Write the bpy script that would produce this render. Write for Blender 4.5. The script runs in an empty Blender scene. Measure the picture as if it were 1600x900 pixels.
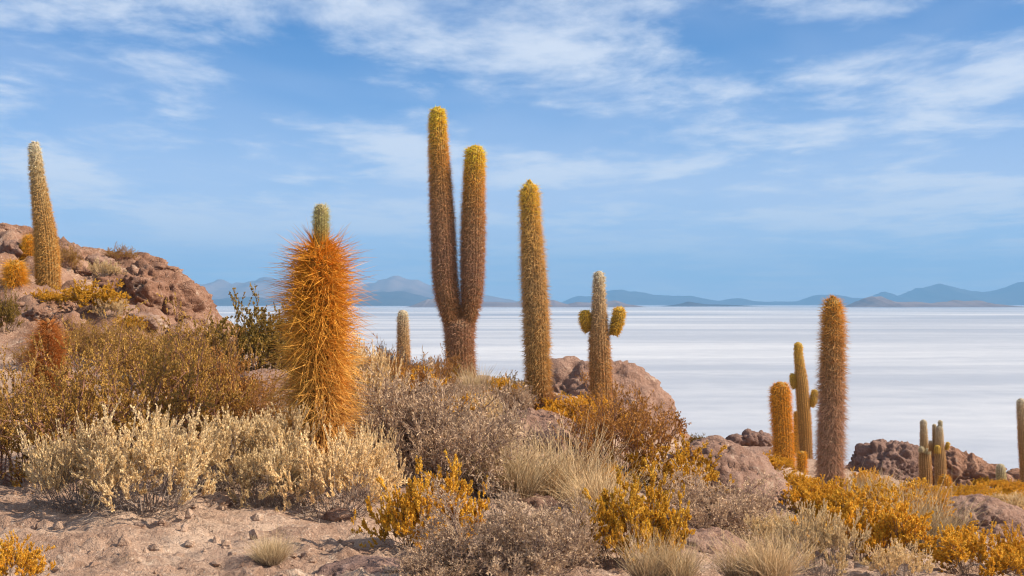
import bpy, math, random
import numpy as np

# ------------------------------------------------------------------ camera, sky, sun, exposure
SC = bpy.context.scene
COL = SC.collection
EYE = 40.0                      # metres above the salt flat
F = 1600 * 50 / 36.0            # focal length in photo pixels
HY = 474.0                      # horizon row in the photo
SUN_EL, SUN_AZ = math.radians(35), math.radians(99)     # azimuth from +Y towards +X

cam = bpy.data.cameras.new('camera'); cam_o = bpy.data.objects.new('camera', cam); COL.objects.link(cam_o)
cam.lens = 50; cam.sensor_width = 36; cam.clip_start = 0.1; cam.clip_end = 300000
cam_o.location = (0, 0, EYE); cam_o.rotation_euler = (math.pi / 2 + math.atan((HY - 450) / F), 0, 0)
cam.dof.use_dof = True; cam.dof.focus_distance = 17.5; cam.dof.aperture_fstop = 9.0
SC.camera = cam_o
SC.view_settings.view_transform = 'Standard'; SC.view_settings.look = 'None'
SC.view_settings.exposure = 0.74; SC.view_settings.gamma = 1.0
SC.cycles.filter_width = 1.15; SC.cycles.volume_bounces = 0; SC.cycles.max_bounces = 6; SC.cycles.diffuse_bounces = 3
SC.cycles.transmission_bounces = 3; SC.cycles.sample_clamp_indirect = 6

world = bpy.data.worlds.new('World'); SC.world = world; world.use_nodes = True

class N:
    """small node-tree helper"""
    def __init__(s, tree): s.t = tree; tree.nodes.clear()
    def n(s, typ, **kw):
        o = s.t.nodes.new(typ)
        for k, v in kw.items():
            if k.startswith('i_'):
                key = k[2:]
                o.inputs[int(key) if key.isdigit() else key.replace('_', ' ')].default_value = v
            else: setattr(o, k, v)
        return o
    def l(s, a, b, ao=0, bi=0):
        s.t.links.new(a.outputs[ao] if not hasattr(a, 'is_output') else a, b.inputs[bi] if not hasattr(b, 'is_output') else b)
    def math(s, op, a, b=None, clamp=False):
        m = s.n('ShaderNodeMath', operation=op, use_clamp=clamp)
        for i, v in enumerate((a, b)):
            if v is None: continue
            if isinstance(v, (int, float)): m.inputs[i].default_value = v
            else: s.t.links.new(v, m.inputs[i])
        return m.outputs[0]
    def noise(s, vec, scale, detail=5, rough=.55, dist=0.0):
        o = s.n('ShaderNodeTexNoise'); o.inputs['Scale'].default_value = scale; o.inputs['Detail'].default_value = detail
        o.inputs['Roughness'].default_value = rough; o.inputs['Distortion'].default_value = dist
        if vec is not None: s.t.links.new(vec, o.inputs['Vector'])
        return o.outputs['Fac']
    def ramp(s, fac, stops):
        o = s.n('ShaderNodeValToRGB'); e = o.color_ramp.elements
        while len(e) < len(stops): e.new(.5)
        for el, (p, c) in zip(e, stops): el.position = p; el.color = (*c, 1) if len(c) == 3 else c
        s.t.links.new(fac, o.inputs[0]); return o.outputs[0]
    def mix(s, fac, a, b, blend='MIX'):
        o = s.n('ShaderNodeMix', data_type='RGBA', blend_type=blend)
        for sock, v in ((o.inputs['Factor'], fac), (o.inputs['A'], a), (o.inputs['B'], b)):
            pass
        for idx, v in ((0, fac), (6, a), (7, b)):
            if isinstance(v, (int, float)): o.inputs[idx].default_value = v
            elif isinstance(v, tuple): o.inputs[idx].default_value = (*v, 1)
            else: s.t.links.new(v, o.inputs[idx])
        return o.outputs[2]
    def smooth(s, v, lo, hi, a=0.0, b=1.0):
        o = s.n('ShaderNodeMapRange', interpolation_type='SMOOTHSTEP')
        s.t.links.new(v, o.inputs[0])
        for i, q in enumerate((lo, hi, a, b)): o.inputs[i + 1].default_value = q
        return o.outputs[0]

W = N(world.node_tree)
sky = W.n('ShaderNodeTexSky', sky_type='NISHITA', sun_disc=False)
sky.sun_elevation = SUN_EL; sky.sun_rotation = SUN_AZ; sky.altitude = 3650
sky.air_density = 1.0; sky.dust_density = 0.15; sky.ozone_density = 3.0
tc = W.n('ShaderNodeTexCoord')
sep = W.n('ShaderNodeSeparateXYZ'); W.l(tc.outputs['Generated'], sep, 0, 0) if False else world.node_tree.links.new(tc.outputs['Generated'], sep.inputs[0])
zc = W.math('ADD', W.math('MAXIMUM', sep.outputs[2], 0.0), 0.035)
u = W.math('DIVIDE', sep.outputs[0], zc); v = W.math('DIVIDE', sep.outputs[1], zc)
cp = W.n('ShaderNodeCombineXYZ')
world.node_tree.links.new(u, cp.inputs[0]); world.node_tree.links.new(W.math('MULTIPLY', v, 0.55), cp.inputs[1]); cp.inputs[2].default_value = 3.7
P = cp.outputs[0]
big = W.noise(P, 0.55, 3, .5, .3)
mid = W.noise(P, 1.5, 8, .58, .35)
fine = W.noise(P, 5.5, 7, .62, .2)
cl = W.math('ADD', W.math('ADD', W.math('MULTIPLY', big, .75), W.math('MULTIPLY', mid, .8)), W.math('MULTIPLY', fine, .30))
dens = W.smooth(cl, .84, 1.10, 0, .92)
veil = W.smooth(W.noise(P, .3, 4, .55, .6), .36, .62, .05, .5)
low = W.smooth(sep.outputs[2], .03, .15, 1.0, 0.0)
veil = W.math('ADD', W.math('MULTIPLY', veil, .6), W.math('MULTIPLY', low, .60))
# air colour: nishita, cloud layers over it
blue = W.mix(1.0, sky.outputs[0], (.42, .92, 1.28), 'MULTIPLY')
withveil = W.mix(veil, blue, (7.1, 7.7, 9.5))
withcl = W.mix(dens, withveil, (8.0, 8.5, 9.5))
bgn = W.n('ShaderNodeBackground'); bgn.inputs['Strength'].default_value = 0.063
world.node_tree.links.new(withcl, bgn.inputs[0])
wo = W.n('ShaderNodeOutputWorld'); W.l(bgn, wo)

sun = bpy.data.lights.new('sun', 'SUN'); sun.energy = 5.0; sun.angle = math.radians(.53); sun.color = (1.0, .87, .70)
sun_o = bpy.data.objects.new('sun', sun); COL.objects.link(sun_o)
sun_o.rotation_euler = (math.pi / 2 - SUN_EL, 0, math.pi - SUN_AZ); sun_o.location = (30, 0, 80)

# ------------------------------------------------------------------ numpy helpers
rng = np.random.default_rng(7)
_perm = np.random.default_rng(3).permutation(256); _perm = np.concatenate([_perm, _perm, _perm])
_grad = np.random.default_rng(4).normal(size=(256, 3)); _grad /= np.linalg.norm(_grad, axis=1)[:, None]

def perlin(p):
    i = np.floor(p).astype(np.int64); f = p - i; i &= 255
    w = f * f * f * (f * (f * 6 - 15) + 10); out = 0
    for dx in (0, 1):
        for dy in (0, 1):
            for dz in (0, 1):
                g = _grad[_perm[_perm[_perm[(i[:, 0] + dx) & 255] + ((i[:, 1] + dy) & 255)] + ((i[:, 2] + dz) & 255)]]
                d = g[:, 0] * (f[:, 0] - dx) + g[:, 1] * (f[:, 1] - dy) + g[:, 2] * (f[:, 2] - dz)
                out = out + d * (w[:, 0] if dx else 1 - w[:, 0]) * (w[:, 1] if dy else 1 - w[:, 1]) * (w[:, 2] if dz else 1 - w[:, 2])
    return out * 1.5

def fbm(p, octv=4, gain=.5):
    s, a = 0, 1.0
    for k in range(octv):
        s = s + a * perlin(p * 2.03 ** k + 17.3 * k); a *= gain
    return s

def ridged(p, octv=4, gain=.55):
    s, a = 0, 1.0
    for k in range(octv):
        s = s + a * (1 - 2 * np.abs(perlin(p * 2.1 ** k + 9.1 * k))); a *= gain
    return s

def cells(p, jitter=.9):
    """worley: distance to nearest and second nearest feature point"""
    i = np.floor(p).astype(np.int64); d1 = np.full(len(p), 9.0); d2 = d1.copy()
    for dx in (-1, 0, 1):
        for dy in (-1, 0, 1):
            for dz in (-1, 0, 1):
                c = i + (dx, dy, dz); ci = c & 255
                h = _perm[_perm[_perm[ci[:, 0]] + ci[:, 1]] + ci[:, 2]]
                d = np.linalg.norm(c + .5 + jitter * .5 * _grad[h] - p, axis=1)
                n = np.minimum(d1, d); d2 = np.minimum(np.maximum(d1, d), d2); d1 = n
    return d1, d2

def mesh(name, verts, faces, mat, smooth=True, col=None):
    """faces: (n,3) or (n,4) index array, or a list of such arrays"""
    fl = faces if isinstance(faces, list) else [faces]
    me = bpy.data.meshes.new(name)
    verts = np.asarray(verts, np.float32)
    me.vertices.add(len(verts)); me.vertices.foreach_set('co', verts.ravel())
    idx = np.concatenate([np.asarray(f, np.int32).ravel() for f in fl])
    tot = np.concatenate([np.full(len(f), f.shape[1], np.int32) for f in fl])
    start = np.concatenate([[0], np.cumsum(tot)[:-1]]).astype(np.int32)
    me.loops.add(len(idx)); me.loops.foreach_set('vertex_index', idx)
    me.polygons.add(len(tot)); me.polygons.foreach_set('loop_start', start)
    me.polygons.foreach_set('use_smooth', np.full(len(tot), smooth))
    if col is not None:
        a = me.color_attributes.new('Col', 'FLOAT_COLOR', 'POINT')
        c = np.ones((len(verts), 4), np.float32); c[:, :3] = col
        a.data.foreach_set('color', c.ravel())
    me.update(calc_edges=True)
    if mat: me.materials.append(mat)
    return me

def link(name, me, parent=None, kind=None):
    o = bpy.data.objects.new(name, me); COL.objects.link(o)
    if parent is not None: o.parent = parent
    if kind: o['kind'] = kind
    return o

def tag(o, label, cat, group=None):
    o['label'] = label; o['category'] = cat
    if group: o['group'] = group
    return o

def grid_faces(nu, nv, wrap=False):
    a = np.arange(nu * nv).reshape(nu, nv)
    if wrap: a = np.concatenate([a, a[:, :1]], 1)
    return np.stack([a[:-1, :-1], a[:-1, 1:], a[1:, 1:], a[1:, :-1]], -1).reshape(-1, 4)

def at(px, py, d):
    return np.array([(px - 800) / F * d, d, EYE - (py - HY) / F * d])

# ------------------------------------------------------------------ materials
def new_mat(name):
    m = bpy.data.materials.new(name); m.use_nodes = True
    return m, N(m.node_tree)

def finish(t, bsdf):
    o = t.n('ShaderNodeOutputMaterial'); t.l(bsdf, o); return o

def earth_mat(name, stops, scale, pale, crack=.0, bump=.6, rough=.95, other=None):
    m, t = new_mat(name)
    g = t.n('ShaderNodeNewGeometry'); pos = g.outputs['Position']
    n1 = t.noise(pos, scale, 8, .65, .4); n2 = t.noise(pos, scale * 7, 6, .7); n3 = t.noise(pos, scale * 40, 4, .7)
    f = t.math('ADD', t.math('MULTIPLY', n1, .6), t.math('ADD', t.math('MULTIPLY', n2, .3), t.math('MULTIPLY', n3, .12)))
    c = t.ramp(f, stops)
    if other:
        vc = t.n('ShaderNodeVertexColor', layer_name='Col'); ob = t.math('SUBTRACT', t.math('MULTIPLY', vc.outputs[0], 1.5), t.math('MULTIPLY', t.noise(pos, 1.1, 6, .65), 1.0), True)
        c = t.mix(t.smooth(ob, .1, .6), c, t.ramp(f, other))
    patch = t.smooth(t.noise(pos, scale * 1.7 + .3, 7, .7, 1.0), .57, .68, 0, .75)
    c = t.mix(patch, c, pale)
    dk = t.smooth(t.noise(pos, scale * 13, 5, .75, .5), .60, .72, 0, .55)
    c = t.mix(dk, c, tuple(q * .45 for q in stops[0][1]))
    vg = t.n('ShaderNodeTexVoronoi'); vg.inputs['Scale'].default_value = scale * 14; t.t.links.new(pos, vg.inputs['Vector'])
    h = t.math('ADD', t.math('MULTIPLY', n1, .5), t.math('ADD', t.math('MULTIPLY', n2, .45), t.math('ADD', t.math('MULTIPLY', n3, .22), t.math('MULTIPLY', vg.outputs['Distance'], -.12))))
    sp = t.smooth(t.noise(pos, scale * 24, 3, .6), .58, .66, 0, .6); c = t.mix(sp, c, tuple(q * .5 for q in stops[1][1]))
    sp2 = t.smooth(t.noise(pos, scale * 30 + 3, 3, .6), .60, .68, 0, .5); c = t.mix(sp2, c, tuple(min(q * 1.25, .8) for q in pale))
    if crack > 0:
        vo = t.n('ShaderNodeTexVoronoi', feature='DISTANCE_TO_EDGE'); vo.inputs['Scale'].default_value = scale * 2.2
        wv = t.n('ShaderNodeVectorMath', operation='ADD'); nn = t.n('ShaderNodeTexNoise'); nn.inputs['Scale'].default_value = scale * 3; nn.inputs['Detail'].default_value = 5
        t.t.links.new(pos, nn.inputs['Vector']); t.t.links.new(pos, wv.inputs[0])
        sc = t.n('ShaderNodeVectorMath', operation='SCALE'); t.t.links.new(nn.outputs['Color'], sc.inputs[0]); sc.inputs['Scale'].default_value = .5 / scale
        t.t.links.new(sc.outputs[0], wv.inputs[1]); t.t.links.new(wv.outputs[0], vo.inputs['Vector'])
        ck = t.smooth(vo.outputs['Distance'], 0.0, .045, crack, 0)
        h = t.math('SUBTRACT', h, t.math('MULTIPLY', ck, .35))
    b = t.n('ShaderNodeBump'); b.inputs['Strength'].default_value = bump; b.inputs['Distance'].default_value = .09
    t.t.links.new(h, b.inputs['Height'])
    p = t.n('ShaderNodeBsdfPrincipled'); p.inputs['Roughness'].default_value = rough; p.inputs['Specular IOR Level'].default_value = .15
    t.t.links.new(c, p.inputs['Base Color']); t.t.links.new(b.outputs[0], p.inputs['Normal'])
    finish(t, p); return m

SOIL = earth_mat('pink_soil', [(.34, (.17, .095, .065)), (.48, (.36, .23, .16)), (.62, (.52, .375, .275))], 1.3, (.60, .47, .36), 0, 1.0, other=[(.30, (.11, .055, .036)), (.48, (.26, .14, .09)), (.68, (.42, .27, .19))])
ROCK = earth_mat('pink_rock', [(.30, (.15, .082, .058)), (.48, (.28, .165, .12)), (.68, (.40, .265, .20))], 1.6, (.46, .34, .26), .12, 1.0)
ROCKRED = earth_mat('red_brown_rock', [(.30, (.11, .055, .036)), (.48, (.24, .125, .08)), (.68, (.38, .235, .165))], 1.2, (.46, .35, .27), .35, 1.0)
ROCKMAUVE = earth_mat('mauve_rock', [(.30, (.10, .058, .045)), (.48, (.19, .115, .09)), (.68, (.28, .18, .145))], 1.0, (.33, .22, .18), .3, 1.0)

def veg_mat(name, trans=.3, rough=.7, var=.25):
    m, t = new_mat(name)
    a = t.n('ShaderNodeVertexColor', layer_name='Col')
    oi = t.n('ShaderNodeObjectInfo')
    k = t.math('ADD', t.math('MULTIPLY', oi.outputs['Random'], var), 1 - var / 2)
    c = t.n('ShaderNodeVectorMath', operation='SCALE'); t.t.links.new(a.outputs[0], c.inputs[0]); t.t.links.new(k, c.inputs['Scale'])
    d = t.n('ShaderNodeBsdfPrincipled'); d.inputs['Roughness'].default_value = rough; d.inputs['Specular IOR Level'].default_value = .2
    t.t.links.new(c.outputs[0], d.inputs['Base Color'])
    if trans > 0:
        tr = t.n('ShaderNodeBsdfTranslucent'); t.t.links.new(c.outputs[0], tr.inputs[0])
        mx = t.n('ShaderNodeMixShader'); mx.inputs[0].default_value = trans; t.l(d, mx, 0, 1); t.l(tr, mx, 0, 2); d = mx
    finish(t, d); return m
LEAF = veg_mat('dry_leaves', .3); TWIG = veg_mat('twigs', 0, .9); SPINE = veg_mat('cactus_spines', .22, .5, 0); SKIN = veg_mat('cactus_skin', 0, .7, 0)

# ------------------------------------------------------------------ hillside
CP = [  # photo column, row, distance: where the ground lies
 (0,900,7.5),(300,900,7.6),(600,900,7.6),(900,900,7.9),(1200,900,9.2),(1600,900,10.5),(-500,900,7.2),(2100,900,11),
 (100,810,9.7),(300,800,10),(500,800,10.2),(700,860,9.3),(850,860,9.4),(300,765,11),(60,745,12.3),(-300,740,12.5),
 (500,702,12),(200,725,12.6),(350,690,13.5),(620,705,13.2),(700,755,12),(860,790,12.2),(820,690,15),(900,715,15.5),
 (400,590,17.5),(250,575,18),(30,560,18),(-300,520,19),(75,466,22),(20,458,21.3),(200,490,22.5),(300,522,22.5),
 (0,372,28),(60,385,27.5),(-300,340,30),(120,400,28),(200,412,27.5),(290,450,26.5),(318,480,26),(345,525,25.5),(370,560,25.5),(345,560,28),(300,500,30),(420,600,24),(470,590,24),(380,640,30),(330,560,34),
 (600,582,23),(660,585,23.5),(720,594,20),(770,598,21.5),(840,642,18),(800,640,17.5),(630,600,30),(900,660,19),(940,652,20.5),
 (960,740,16.5),(1020,720,18.5),(1000,790,13.5),(1100,740,16.8),(1060,800,13.2),(1100,850,11.2),(1230,800,15.2),(1200,860,11.5),
 (1180,720,22),(1225,756,24),(1298,797,19),(1255,745,27),(1180,705,33),(1258,720,36),(1100,700,30),
 (1360,800,20),(1320,850,14),(1450,870,13),(1500,850,18),(1400,772,36),(1460,770,44),(1560,762,46),(1590,762,40),(1540,800,26),(1600,800,24),
 (1900,790,40),(1900,850,18),(1350,765,44),
 (560,640,40),(900,740,40),(1050,760,42),(1250,800,60),(1500,820,62),(1900,820,60),
 (-200,520,48),(200,640,48)]
cw = np.array([at(*c) for c in CP])
extra = np.array([(0, 1, EYE - 1.62), (-4, 1, EYE - 1.5), (4, 1, EYE - 1.8), (0, -5, EYE - 1.5), (-8, -5, EYE - 1.2), (8, -5, EYE - 2.0),
                  (-18, 10, EYE - .6), (14, 8, EYE - 2.6), (-30, 30, EYE + 2.5), (35, 35, EYE - 8)])
cw = np.concatenate([cw, extra])

def _U(r): return -np.sqrt(r * r + .25 ** 2)
def _warp(x, y):   # compress distance so near and far control points weigh alike
    s = 10 * np.log1p(np.maximum(y + 9, .5) / 10.0)
    return np.stack([x / (np.maximum(y, 0) + 9) * 14, s * 2.2], -1)
_cq = _warp(cw[:, 0], cw[:, 1]); _r = np.linalg.norm(_cq[:, None] - _cq[None], axis=-1)
_n = len(cw); _A = np.zeros((_n + 3, _n + 3)); _A[:_n, :_n] = _U(_r) + np.eye(_n) * .02
_A[:_n, _n] = 1; _A[:_n, _n + 1:] = _cq; _A[_n:, :_n] = _A[:_n, _n:].T
_wgt = np.linalg.solve(_A, np.concatenate([(cw[:, 2] - EYE) / (cw[:, 1].clip(0) + 9), np.zeros(3)]))

def hillmask(x, y):
    return 1 / (1 + np.exp(-(y - 19 - (x + 5) * .8) / 1.5)) * (x < 4)
def ground(x, y):
    x = np.atleast_1d(np.asarray(x, float)); y = np.atleast_1d(np.asarray(y, float))
    q = _warp(x, y); out = np.zeros(len(x))
    for s in range(0, len(x), 40000):
        r = np.linalg.norm(q[s:s + 40000, None] - _cq[None], axis=-1)
        out[s:s + 40000] = _U(r) @ _wgt[:_n] + _wgt[_n] + q[s:s + 40000] @ _wgt[_n + 1:]
    z = EYE + out * (y.clip(0) + 9)
    p = np.stack([x, y, np.zeros_like(x)], -1)
    hill = hillmask(x, y)         # rocky hill on the left
    big = fbm(p * .45, 3) * .08 * np.clip(y / 14, .3, 1.3)
    d1, d2 = cells(np.stack([x * 1.1, y * 1.1, z * 1.1], -1) + .25 * fbm(p * 1.7, 2)[:, None])
    clod = np.clip(d2 - d1, 0, .5) * .16
    fine = fbm(p * 2.6, 5, .62) * .045 + ridged(p * 5.5, 3) * .009
    amt = np.clip(fbm(p * 1.1 + 4, 3) * 1.3 + .5, .05, 1.3)
    e1, e2 = cells(np.stack([x * 6.5, y * 6.5, np.zeros_like(x)], -1) + .5 * fbm(p * 6, 2)[:, None])
    crumb = ridged(p * 9.0, 3, .6) * .020 * amt + (np.clip(e2 - e1, 0, .5) - .2) * .10 * amt
    z = z + big + fine + crumb + (clod - .03) * (.3 + .7 * hill) + hill * ((ridged(p * .9 + 5, 5, .6) - .9) * .15 + (np.clip(d2 - d1, 0, .4) - .25) * .28)
    far = np.clip((y - 62) / 55, 0, 1); far = far * far * (3 - 2 * far)
    return z * (1 - far) + far * (-3.0)

ys = np.concatenate([np.arange(-5, 6, .4), np.arange(6, 14, .03), np.arange(14, 30, .075), np.arange(30, 62, .28), np.arange(62, 121, 2.0)])
NY, NX = len(ys), 375
us = np.linspace(-1, 1, NX)
gx = us[None] * (np.maximum(ys, -3)[:, None] + 9) * .50; gy = np.repeat(ys[:, None], NX, 1)
gz = ground(gx.ravel(), gy.ravel())
o = link('hillside', mesh('hillside', np.stack([gx.ravel(), gy.ravel(), gz], -1), grid_faces(NY, NX)[:, ::-1], SOIL, True, np.repeat(hillmask(gx.ravel(), gy.ravel())[:, None], 3, 1)), kind='structure')

def hit(px, py, dmin=6.0, dmax=60.0):
    """where the ray through a photo point meets the ground"""
    d = np.linspace(dmin, dmax, 1400)
    x = (px - 800) / F * d; zr = EYE - (py - HY) / F * d
    below = np.nonzero(ground(x, d) >= zr)[0]
    k = below[0] if len(below) else len(d) - 1
    return x[k], d[k]

# ------------------------------------------------------------------ salt flat
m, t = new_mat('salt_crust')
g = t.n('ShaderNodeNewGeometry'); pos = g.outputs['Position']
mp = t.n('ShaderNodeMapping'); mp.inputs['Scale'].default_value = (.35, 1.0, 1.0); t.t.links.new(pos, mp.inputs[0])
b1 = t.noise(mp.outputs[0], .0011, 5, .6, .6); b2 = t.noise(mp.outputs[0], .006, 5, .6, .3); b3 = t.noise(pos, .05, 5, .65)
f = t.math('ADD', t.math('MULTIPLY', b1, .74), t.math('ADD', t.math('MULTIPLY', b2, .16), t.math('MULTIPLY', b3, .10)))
c = t.ramp(f, [(.38, (.26, .30, .37)), (.49, (.355, .385, .44)), (.61, (.58, .59, .605))])  # crust tone bands, with cloud shadow painted into the dull grey-lavender ones
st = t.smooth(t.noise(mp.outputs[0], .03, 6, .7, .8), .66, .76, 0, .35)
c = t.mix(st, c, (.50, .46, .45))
p = t.n('ShaderNodeBsdfPrincipled'); p.inputs['Roughness'].default_value = .8; p.inputs['Specular IOR Level'].default_value = .2
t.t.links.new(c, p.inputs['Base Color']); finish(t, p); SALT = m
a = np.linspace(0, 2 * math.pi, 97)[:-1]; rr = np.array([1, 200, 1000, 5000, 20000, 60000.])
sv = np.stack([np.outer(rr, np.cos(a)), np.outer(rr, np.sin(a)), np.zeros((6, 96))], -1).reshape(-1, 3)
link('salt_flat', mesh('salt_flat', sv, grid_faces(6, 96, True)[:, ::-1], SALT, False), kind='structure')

# ------------------------------------------------------------------ far mountains
def mountain_mat(name, a, b):
    m, t = new_mat(name); g = t.n('ShaderNodeNewGeometry')
    n = t.noise(g.outputs['Position'], .0012, 6, .6, .5)
    c = t.ramp(n, [(.35, a), (.65, b)])
    p = t.n('ShaderNodeBsdfPrincipled'); p.inputs['Roughness'].default_value = 1; p.inputs['Specular IOR Level'].default_value = .1
    t.t.links.new(c, p.inputs['Base Color']); finish(t, p); return m
MBROWN = mountain_mat('brown_mountain', (.13, .085, .07), (.24, .17, .14)); MDARK = mountain_mat('dark_mountain', (.035, .03, .03), (.07, .055, .05))

def mountains(name, prof, D, depth, mat, rough=.35, seed=0):
    pr = np.array(prof, float); nx, ny = 260, 36
    px = np.linspace(pr[0, 0], pr[-1, 0], nx)
    X = (px - 800) / F * D
    H = np.maximum(EYE - (np.interp(px, pr[:, 0], pr[:, 1]) - HY) / F * D, 0)
    H = H * (1 + .10 * fbm(np.stack([px / 22., np.full_like(px, seed * 1.7), 0 * px], -1), 4, .6))
    v = np.linspace(-1, 1, ny)
    XX, VV = np.meshgrid(X, v, indexing='ij'); HH = np.repeat(H[:, None], ny, 1)
    s = np.clip(1 - np.abs(VV), 0, 1)
    q = np.stack([XX.ravel() / depth * 3.0, VV.ravel() * 2.2, np.full(XX.size, seed * 3.1)], -1)
    rid = (ridged(q, 5, .55) / 2.2).reshape(XX.shape)
    spur = s ** 1.25 * (1 + rough * (rid - .35) * np.clip(1.9 * (1 - s), 0, 1)) 
    Z = HH * spur + fbm(q * 4, 3).reshape(XX.shape) * H.max() * .025 * np.clip(s * 3, 0, 1) * np.clip(HH / H.max() * 2, 0, 1) - 8 * (s < .02)
    YY = D + VV * depth * (.55 + .45 * HH / H.max())
    link(name, mesh(name, np.stack([XX.ravel(), YY.ravel(), Z.ravel()], -1), grid_faces(nx, ny), mat), kind='structure')

mountains('mountain_range', [(-700,452),(-400,440),(-100,447),(150,436),(260,446),(327,441),(347,436),(367,443),(385,441),(412,432),(427,433),(455,442),(490,440),(530,448),(567,443),(590,437),(608,430),(617,428.5),(633,435),(655,440),(676,445),(720,453),(760,461),(812,471),(850,478)], 30000, 5200, MBROWN, .55, 1)
mountains('mountain_foothills', [(-300,468),(200,464),(333,467),(380,463),(427,466),(500,462),(573,457),(620,453),(643,458),(677,466),(720,469),(760,473),(800,478)], 24500, 2600, MDARK, .4, 2)
mountains('blue_mountain_range', [(860,479),(885,469),(905,461),(920,463),(960,451),(980,453),(1000,457),(1050,462),(1080,462),(1120,470),(1155,465),(1180,471),(1250,471),(1275,460),(1300,460),(1330,465),(1360,466),(1380,455),(1405,463),(1430,451),(1470,443),(1500,450),(1535,457),(1570,449),(1600,439),(1660,428),(1740,440),(1850,452),(2000,446),(2300,470)], 36000, 5000, MDARK, .5, 3)
mountains('low_far_hills', [(800,476),(860,473),(1000,474),(1180,472.5),(1300,473),(1420,472.5),(1600,471),(1800,473),(2200,476)], 42000, 3500, MDARK, .4, 4)
mountains('brown_hill', [(636,480),(652,474),(668,467),(690,466),(730,470),(800,472.5),(865,469),(887,475),(900,471.5),(930,473),(960,469),(980,475),(1010,480)], 15500, 1300, MBROWN, .4, 5)
mountains('dark_islet_hill', [(1030,479),(1055,476),(1075,471),(1088,473),(1100,475),(1160,477),(1200,479)], 19000, 700, MDARK, .3, 6)
mountains('mesa_hill', [(1322,480),(1335,474),(1350,466),(1362,463),(1376,463),(1390,470),(1405,472),(1430,470.5),(1455,474),(1490,469),(1508,470),(1525,469),(1550,474),(1600,480)], 15500, 1100, MBROWN, .4, 7)

# ------------------------------------------------------------------ haze
m, t = new_mat('haze_air')
pv = t.n('ShaderNodeVolumePrincipled'); pv.inputs['Color'].default_value = (.28, .60, 1.0, 1); pv.inputs['Density'].default_value = 4.2e-5; pv.inputs['Anisotropy'].default_value = 0.0
ho = t.n('ShaderNodeOutputMaterial'); t.t.links.new(pv.outputs[0], ho.inputs['Volume'])
s = 48000.0; z0, z1 = -9.0, 1500.0
hv = np.array([(x, y, z) for z in (z0, z1) for x, y in ((-s, -s), (s, -s), (s, s), (-s, s))])
hf = np.array([(3, 2, 1, 0), (4, 5, 6, 7), (0, 1, 5, 4), (1, 2, 6, 5), (2, 3, 7, 6), (3, 0, 4, 7)])
o = link('haze', mesh('haze', hv, hf, m, False), kind='stuff'); o['label'] = 'thin blue haze over the salt flat and far mountains'; o['category'] = 'haze'

# ------------------------------------------------------------------ rocks
def rock_mesh(seed, size, sub, mat, crag=.22, facet=.25, flat=.0):
    import bmesh
    bm = bmesh.new(); bmesh.ops.create_icosphere(bm, subdivisions=sub, radius=1.0)
    me0 = bpy.data.meshes.new('tmp'); bm.to_mesh(me0); bm.free()
    v = np.empty(len(me0.vertices) * 3, np.float32); me0.vertices.foreach_get('co', v); v = v.reshape(-1, 3).astype(float)
    fa = np.empty(len(me0.polygons) * 3, np.int32); me0.polygons.foreach_get('vertices', fa); fa = fa.reshape(-1, 3)
    bpy.data.meshes.remove(me0)
    sz = np.array(size); q = v * sz
    k = 1.6 / max(size); q0 = q * k + seed * 7.7
    d1, d2 = cells(q0 * 1.5 + .3 * fbm(q0 * 2, 2)[:, None])
    e1, e2 = cells(q0 * 4.2 + .3 * fbm(q0 * 5, 2)[:, None])
    r = 1 + fbm(q0 * .8, 3) * crag * 1.1 + (np.clip(d2 - d1, 0, .45) - .2) * facet + (np.clip(e2 - e1, 0, .3) - .12) * facet * .5
    ck = np.abs(perlin(q0 * 1.3 * np.array([.5, 1, 1.6]) + .35 * fbm(q0 * 2.5, 3)[:, None])); r = r - .07 * np.exp(-(ck / .035) ** 2)
    r = r + ridged(q0 * 3.3, 4, .6) * crag * .09 + fbm(q0 * 9, 3, .6) * crag * .16 + ridged(q0 * 20, 2, .6) * crag * .035
    q = v * sz * r[:, None]
    q[:, 2] = np.where(q[:, 2] > 0, q[:, 2] * (1 - flat * .0), q[:, 2])
    return mesh('rock', q, fa, mat)

def rock(name, label, px, py, d, w, h, depth, mat, seed, sub=5, crag=.22, facet=.25, rz=0, cat='rock', group=None, tilt=0):
    """px, py: photo point of the rock's middle; w, h: half sizes in photo pixels; depth in metres"""
    c = at(px, py, d); k = d / F
    me = rock_mesh(seed, (w * k, depth, h * k), sub, mat, crag, facet)
    o = link(name, me); o.location = c; o.rotation_euler = (0, tilt, rz)
    return tag(o, label, cat, group)

rock('rock_outcrop', 'red-brown craggy outcrop at the right end of the left hill', 245, 492, 25.5, 92, 72, 1.6, ROCKRED, 1, 6, .3, .4, 0, tilt=.28)
rock('rock_outcrop', 'pale lumpy outcrop between the left hill top and the olive scrub', 160, 505, 21.5, 60, 30, .7, ROCK, 2, 5, .3, .35)
rock('rock_outcrop', 'dark craggy rock on the skyline of the left hill', 140, 402, 27.5, 30, 15, .5, ROCKRED, 3, 5, .35, .5)
rock('rock_outcrop', 'broken brown rock on the skyline at the left edge', 10, 378, 28.5, 70, 24, .9, ROCKRED, 4, 5, .3, .5)
rock('rock_outcrop', 'ledge of brown rock below the small skyline bush', 225, 428, 26.5, 75, 26, .8, ROCKRED, 20, 6, .3, .5, tilt=.2)
rock('boulder', 'big domed pink boulder behind the two-armed cactus', 938, 668, 23.5, 116, 100, 1.3, ROCK, 5, 6, .17, .19, tilt=.14)
rock('rock_slab', 'long sloping pink rock slab right of the golden shrubs', 1130, 800, 16.2, 118, 105, .9, ROCK, 6, 6, .16, .17, tilt=.42)
rock('rock_slab', 'bare pink rock slope in front of the middle unbranched cactus', 850, 740, 15.2, 100, 88, .9, ROCK, 7, 6, .16, .17, tilt=.42)
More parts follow.
